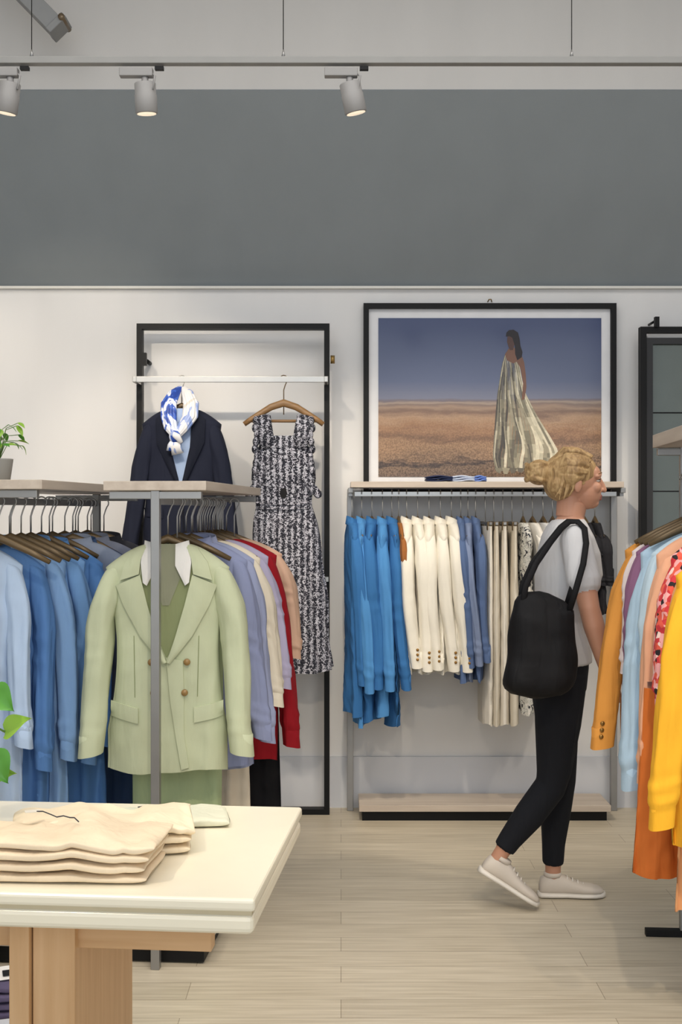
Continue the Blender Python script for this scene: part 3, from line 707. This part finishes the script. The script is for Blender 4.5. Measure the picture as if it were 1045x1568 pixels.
b.tube([(0,0,0),(0,0,.006),(0,0,.13),(0,0,.14)],[.055,.06,.075,.075],plain('grey_ceramic_pot',(140,138,132),.5),n=28); b.tube([(0,0,.139),(0,0,.141)],.068,plain('potting_soil',(50,38,30),.9),n=20)
for i in range(20):
    a=rnd.uniform(1.2,5.0); h=rnd.uniform(.03,.20); r=rnd.uniform(.06,.15)
    p0=Vector((0,0,.13)); p2=Vector((r*math.cos(a),r*math.sin(a),.14+h)); pm=(p0+p2)/2+Vector((0,0,.05))
    b.tube([p0,pm,p2],.002,STEM,n=6); leaf(b,p2,(math.cos(a),math.sin(a),rnd.uniform(-.6,.5)),rnd.uniform(.07,.10),rnd.uniform(.026,.038),.03,[LEAF,LEAF2][i%2],True,rnd.uniform(-.8,.8))
for k_,(x,y,z,dx,dz,L_,W_) in enumerate(((.122,-.02,.325,.5,-.35,.065,.032),(.145,.0,.235,.6,.5,.065,.03),(.13,-.05,.20,.5,-.8,.070,.034),(.10,-.03,.145,.9,.25,.08,.03))):
    b.tube([(0,0,.13),(x*.5,y*.5,z+.04),(x,y,z)],.0025,STEM,n=6); leaf(b,(x,y,z),(dx,-.3,dz),L_,W_,.02,[LEAF,LEAF2][k_%2],True,1.0)
b.obj('pothos_plant',(-.855,2.62,.7505))
b=MB(); b.tube([(0,0,0),(0,0,.005),(0,0,.075),(0,0,.08)],[.035,.04,.05,.05],plain('grey_ceramic_pot',(140,138,132),.5),n=24)
for i in range(34):
    a=rnd.uniform(0,6.28); h=rnd.uniform(.03,.13); r=rnd.uniform(.03,.095)
    p2=Vector((r*math.cos(a),r*math.sin(a),.08+h)); b.tube([(0,0,.07),(p2.x*.4,p2.y*.4,.1+h*.7),p2],.0015,STEM,n=5)
    leaf(b,p2,(math.cos(a),math.sin(a),rnd.uniform(-.9,.3)),rnd.uniform(.03,.05),.010,.015,[LEAF,LEAF2][i%2],False,rnd.uniform(-.5,.5))
b.obj('potted_plant',(-1.175,4.25,1.552))

# ------------------------------------------------------------------ walking woman
SKIN=plain('skin',(186,136,110),.5,var=.03,scale=6); TEE=cloth((204,204,206)); TROU=cloth((22,24,30)); HAIR=pattern_mat('blond_hair',[(0,(112,86,54)),(.36,(140,110,72)),(.5,(166,134,90)),(.66,(186,156,110))],60,'noise',(1,1,.35),1,.6,interp='LINEAR')
SHOE=plain('canvas_sneaker',(206,196,184),.7); SOLE=plain('rubber_sole',(224,218,208),.5); BAG=cloth((15,15,18),.7); LIP=plain('lips',(160,92,84),.5)
W=empty('walking_woman',(.81,4.60,0))
def remeshed(b,name,vox,smooth=6,fac=.5):
    src=b.mesh(name+'_src')
    bm=bmesh.new(); bm.from_mesh(src); bmesh.ops.recalc_face_normals(bm,faces=bm.faces); bm.to_mesh(src); bm.free()
    o=bpy.data.objects.new(name+'_src',src); sc.collection.objects.link(o)
    md=o.modifiers.new('r','REMESH'); md.mode='VOXEL'; md.voxel_size=vox; md.use_smooth_shade=True
    ms=o.modifiers.new('s','SMOOTH'); ms.iterations=smooth; ms.factor=fac
    bpy.context.view_layer.update()
    me=bpy.data.meshes.new_from_object(o.evaluated_get(bpy.context.evaluated_depsgraph_get()))
    T=BVHTree.FromPolygons([Vector(v) for v in b.v],b.f)
    me.materials.clear()
    for mt in b.mats: me.materials.append(mt)
    for p in me.polygons:
        h=T.find_nearest(p.center); p.material_index=b.m[h[2]] if h[2] is not None else 0; p.use_smooth=True
    bpy.data.objects.remove(o,do_unlink=True)
    me.name=name
    no=bpy.data.objects.new(name,me); sc.collection.objects.link(no); no.parent=W; return no
b=MB()
def ring(cx,cy,z,hx,hy,n=28,e=2.3,tx=0): return [Vector((cx+hx*sup(math.cos(2*pi*j/n),e),cy+hy*sup(math.sin(2*pi*j/n),e),z+tx*hx*math.cos(2*pi*j/n))) for j in range(n)]
b.loft([ring(-.0,0,.76,.06,.10),ring(-.005,0,.80,.10,.155),ring(-.012,0,.88,.115,.172),ring(-.005,0,.95,.105,.162)],TROU,True,True)
b.loft([ring(-.005,0,.90,.121,.178),ring(0,0,.96,.113,.168),ring(.010,0,1.05,.10,.145),ring(.022,0,1.14,.108,.148),ring(.034,0,1.22,.122,.158),ring(.034,0,1.30,.112,.166),ring(.030,0,1.36,.092,.168),ring(.030,0,1.395,.075,.135),ring(.034,0,1.42,.06,.085)],TEE,True,True)
b.tube([(.030,0,1.38),(.042,0,1.43),(.055,0,1.49)],[(.052,.052),(.05,.048),(.05,.048)],SKIN,n=20)
for s,el,wr in((-1,(.065,-.235,1.11),(.118,-.245,.90)),(1,(.0,.215,1.12),(.04,.22,.90))):
    sh=Vector((.030,s*.155,1.355)); el=Vector(el); wr=Vector(wr)
    b.tube([sh,sh.lerp(el,.35),sh.lerp(el,.62)],[(.056,.052),(.058,.055),(.062,.060)],TEE,n=20,round_ends=True)
    b.tube([sh.lerp(el,.3),sh.lerp(el,.7),el,el.lerp(wr,.3),el.lerp(wr,.75),wr],[.044,.041,.037,.038,.028,.022],SKIN,n=18,round_ends=True)
b.tube([(-.005,.085,.86),(.005,.083,.70),(.018,.08,.50),(.018,.08,.44),(.0,.08,.32),(-.008,.078,.20),(-.01,.078,.125)],[(.098,.09),(.085,.082),(.062,.06),(.058,.056),(.058,.054),(.044,.042),(.040,.038)],TROU,n=22)
b.tube([(-.01,.078,.16),(-.01,.078,.06)],.030,SKIN,n=14)
b.tube([(-.01,-.085,.86),(-.02,-.085,.68),(-.035,-.083,.50),(-.048,-.083,.45),(-.125,-.082,.345),(-.195,-.08,.255),(-.215,-.08,.225)],[(.098,.09),(.084,.082),(.062,.06),(.058,.056),(.056,.054),(.043,.042),(.040,.038)],TROU,n=22)
b.tube([(-.20,-.08,.25),(-.245,-.08,.175)],.029,SKIN,n=14)
remeshed(b,'body',.005,6)
def hand(wr,dirv,palm_n,thumb_d,name):
    b=MB(); d=Vector(dirv).normalized(); n_=Vector(palm_n); n_=(n_-d*n_.dot(d)).normalized(); t_=Vector(thumb_d); t_=(t_-d*t_.dot(d)-n_*t_.dot(n_)).normalized()
    w=Vector(wr)
    b.tube([w-d*.03,w,w+d*.02],[(.021,.021),(.021,.019),(.026,.016)],SKIN,n=14,up=n_,round_ends=True)
    b.tube([w+d*.005,w+d*.035,w+d*.075,w+d*.088],[(.024,.014),(.034,.0145),(.038,.013),(.034,.010)],SKIN,n=16,up=n_,round_ends=True)
    for k_,(o,l) in enumerate(((.028,.066),(.010,.074),(-.009,.069),(-.027,.054))):
        p=w+d*(.08-.004*abs(k_-1))+t_*o; a=.25+.06*k_; pts=[p]
        for q,(f,da) in enumerate(((.45,.0),(.30,.38),(.25,.3))):
            a+=da; p=p+(d*math.cos(a)+n_*math.sin(a)+t_*.05*(1.5-k_))*l*f; pts.append(p)
        b.tube(pts,[.0092,.0085,.0078,.0066],SKIN,n=10,round_ends=True)
    p=w+d*.022+t_*.024; p1=p+(d*.5+t_*.75+n_*.25).normalized()*.032; p2=p1+(d*.85+t_*.3+n_*.4).normalized()*.028; p3=p2+(d*.95+n_*.4).normalized()*.022
    b.tube([p,p1,p2,p3],[.0145,.012,.010,.008],SKIN,n=10,round_ends=True)
    remeshed(b,name,.0028,3,.4)
hand((.118,-.245,.90),(.22,.02,-1),(0,1,0),(1,0,0),'right_hand')
hand((.04,.22,.90),(.15,-.05,-1),(0,-1,0),(1,0,0),'left_hand')
b=MB(); H=Vector((.062,0,1.562))
def rel(x,y,z): return H+Vector((x,y,z))
b.ell(rel(-.008,0,.012),(.092,.073,.088),SKIN,28,18)
b.ell(rel(.035,0,-.035),(.058,.056,.068),SKIN,24,14)
b.ell(rel(.055,0,-.078),(.030,.030,.022),SKIN,16,10)
b.ell(rel(.055,0,.03),(.035,.055,.035),SKIN,16,10)
b.tube([rel(.083,0,.015),rel(.097,0,-.012),rel(.104,0,-.030)],[(.008,.010),(.010,.011),(.011,.011)],SKIN,n=10,round_ends=True)
for s in(-1,1):
    b.ell(rel(.093,s*.010,-.031),(.009,.008,.007),SKIN,10,8); b.ell(rel(.066,s*.034,-.022),(.022,.022,.022),SKIN,12,8)
    b.tube([rel(.084,s*.012,.022),rel(.083,s*.030,.026),rel(.068,s*.05,.019)],.0075,SKIN,n=8,round_ends=True)
    b.ell(rel(-.008,s*.076,-.012),(.017,.009,.030),SKIN,12,8)
    b.tube([rel(.083,s*.020,.012),rel(.083,s*.032,.013),rel(.072,s*.044,.010)],.0045,SKIN,n=8,round_ends=True)
b.tube([rel(.082,-.018,-.056),rel(.092,0,-.053),rel(.082,.018,-.056)],[.004,.0065,.004],LIP,n=8,round_ends=True)
b.tube([rel(.080,-.016,-.063),rel(.090,0,-.063),rel(.080,.016,-.063)],[.004,.007,.004],LIP,n=8,round_ends=True)
b.tube([rel(-.02,0,-.05),rel(-.025,0,-.13)],[(.050,.048),(.05,.048)],SKIN,n=20)
remeshed(b,'head',.003,3,.4)
b=MB()
for s in(-1,1):
    b.ell(rel(.0720,s*.031,.003),(.0115,.0115,.0065),plain('eye_white',(196,188,180),.3),14,10); b.ell(rel(.0802,s*.0330,.003),(.0042,.0048,.0050),plain('iris_brown',(60,42,32),.2),10,8)
    b.tube([rel(.088,s*.016,.0085),rel(.086,s*.031,.0105),rel(.076,s*.043,.007)],.0018,plain('eyelash',(70,50,38),.7),n=6)
    b.tube([rel(.090,s*.014,.029),rel(.088,s*.030,.033),rel(.073,s*.05,.027)],[.0018,.0026,.0015],plain('eyebrow',(120,86,50),.7),n=6)
b.obj('face_details',parent=W)
b=MB(); rnd=random.Random(11)
b.ell(rel(-.020,0,.032),(.100,.083,.084),HAIR,32,20)
b.ell(rel(-.055,0,-.008),(.066,.076,.066),HAIR,24,14)
b.ell(rel(-.135,0,.035),(.052,.052,.048),HAIR,20,14)
BN=rel(-.115,0,.03)
for i in range(110):
    a=rnd.uniform(-pi*.95,pi*.95)
    v=math.sin(a); h=math.cos(a)
    st=rel(.050+rnd.uniform(-.01,.012)-.05*abs(v)**2*(1 if h<0 else .6),.078*v,.03+.068*h if h>0 else .03+.06*h)
    md=rel(-.045,.092*v,.035+.088*h if h>0 else .03+.068*h)
    b.tube([st,st.lerp(md,.5)+Vector((0,.008*v,.010*h)),md,md.lerp(BN,.6)+Vector((0,.012*v,.012*h)),BN],[(.005,.004),(.008,.0055),(.009,.006),(.008,.006),(.006,.005)],HAIR,n=8,round_ends=True)
for i in range(30):
    a=rnd.uniform(0,6.28); r=.044; c=rel(-.135,0,.035)
    P=[c+Vector((r*math.cos(a+q*.5)*.9-.01,r*1.05*math.sin(a+q*.5),.03*math.sin(i+q*.6))) for q in range(5)]
    b.tube(P,[.005,.007,.009,.007,.004],HAIR,n=8,round_ends=True)
for i in range(12):
    s=rnd.choice((-1,1)); x=rnd.uniform(-.08,.02); b.tube([rel(x,s*.078,.02),rel(x-.01,s*.081,-.03),rel(x-.025+rnd.uniform(-.01,.01),s*.074,-.055-rnd.uniform(0,.015))],[(.006,.004),(.005,.004),(.0025,.002)],HAIR,n=6,round_ends=True)
remeshed(b,'hair',.0028,1,.4)
def shoe(px,py,pz,pitch,name):
    M=Matrix.Translation((px,py,pz))@Matrix.Rotation(pitch,4,'Y')
    b=MB()
    def rr(x,hw,z0,z1,n=20): 
        return [M@Vector((x,hw*sup(math.cos(2*pi*j/n),2.6),(z0+z1)/2+(z1-z0)/2*sup(math.sin(2*pi*j/n),2.4))) for j in range(n)]
    b.loft([rr(-.062,.018,.02,.05),rr(-.055,.028,.015,.075),rr(-.03,.033,.015,.088),rr(0,.034,.015,.088),rr(.03,.035,.015,.082),rr(.06,.038,.015,.066),rr(.10,.043,.015,.052),rr(.14,.043,.015,.045),rr(.165,.034,.015,.038),rr(.178,.016,.018,.030)],SHOE,True,True)
    b.loft([rr(-.068,.018,0,.022),rr(-.058,.033,0,.022),rr(-.02,.037,0,.022),rr(.04,.037,0,.022),rr(.10,.047,0,.022),rr(.145,.047,0,.022),rr(.172,.034,0,.022),rr(.186,.014,0,.022)],SOLE,True,True)
    for q in range(4):
        x=.04+.020*q; zt=.080-(x-.04)*.44
        b.tube([M@Vector((x,-.022,zt-.008)),M@Vector((x+.003,0,zt-.001)),M@Vector((x,.022,zt-.008))],.0028,SOLE,n=6)
    b.tube([M@Vector((-.012,-.0,.078)),M@Vector((-.012,0,.094))],[(.034,.033),(.033,.032)],SHOE,n=22,up=(0,1,0))
    b.obj(name,parent=W)
shoe(.0,.078,.0,0,'left_shoe')
shoe(-.255,-.08,.108,.55,'right_shoe')
b=MB(); rs=[]
for i in range(25):
    t=i/24*2-1; s=(max(.03,1-abs(t)**7))**.5; wd=.118-.014*t; dp=.070-.022*t
    ring_=[]
    for j in range(44):
        a=2*pi*j/44; x=-.108+wd*s*sup(math.cos(a),3.5)+.012*t; y=-.262+dp*s*sup(math.sin(a),2.6); z=.985+.185*t
        y+=.016*noise.noise(Vector((x*11,z*8,4)))-.012*abs(noise.noise(Vector((x*14+z*9,z*16,2)))); x+=.012*noise.noise(Vector((z*9,y*6,9)))
        z+=.016*math.cos(x*16)*(1 if t>.7 else 0)*-1+.006*noise.noise(Vector((x*12,y*12,3)))
        ring_.append((x,y,z))
    rs.append(ring_)
b.loft(rs,BAG,True,True)
for s_ in(-1,1):
    yo=-.262+s_*.035
    b.tube([(-.18,yo,1.10),(-.17,yo,1.19),(-.13,yo+.02,1.27),(-.07,-.215+s_*.012,1.345),(-.025,-.185+s_*.012,1.395),(.005,-.165+s_*.012,1.416),(.035,-.165+s_*.012,1.416),(.055,-.185+s_*.012,1.392),(.055,-.215+s_*.012,1.34),(.035,yo+.02,1.27),(.005,yo,1.18),(-.02,yo,1.10)],[(.011,.004)]*12,BAG,n=10,up=(0,1,0))
b.obj('tote_bag',parent=W)

# ------------------------------------------------------------------ lights, world, camera
def area(name,loc,size,en,col=(1,1,1),rot=(0,0,0)):
    l=bpy.data.lights.new(name,'AREA'); l.shape='RECTANGLE'; l.size=size[0]; l.size_y=size[1]; l.energy=en; l.color=col
    o=bpy.data.objects.new(name,l); sc.collection.objects.link(o); o.location=loc; o.rotation_euler=rot
area('ceiling_fill',(0,2.6,4.15),(4,2.6),100,(1,.97,.94))  # added soft overhead fill lamp; the ceiling above it is closed
area('shopfront_daylight',(0,-2.3,2.2),(6,3.4),112,(.86,.93,1),(pi/2,0,0))
w=bpy.data.worlds.new('World'); sc.world=w; w.use_nodes=True
w.node_tree.nodes['Background'].inputs[0].default_value=(.80,.88,1,1); w.node_tree.nodes['Background'].inputs[1].default_value=.45
cam=bpy.data.cameras.new('Camera'); co=bpy.data.objects.new('Camera',cam); sc.collection.objects.link(co)
co.location=(0,0,1.45); co.rotation_euler=(pi/2,0,0); cam.sensor_fit='VERTICAL'; cam.sensor_height=36; cam.lens=1900/1568*36
sc.camera=co
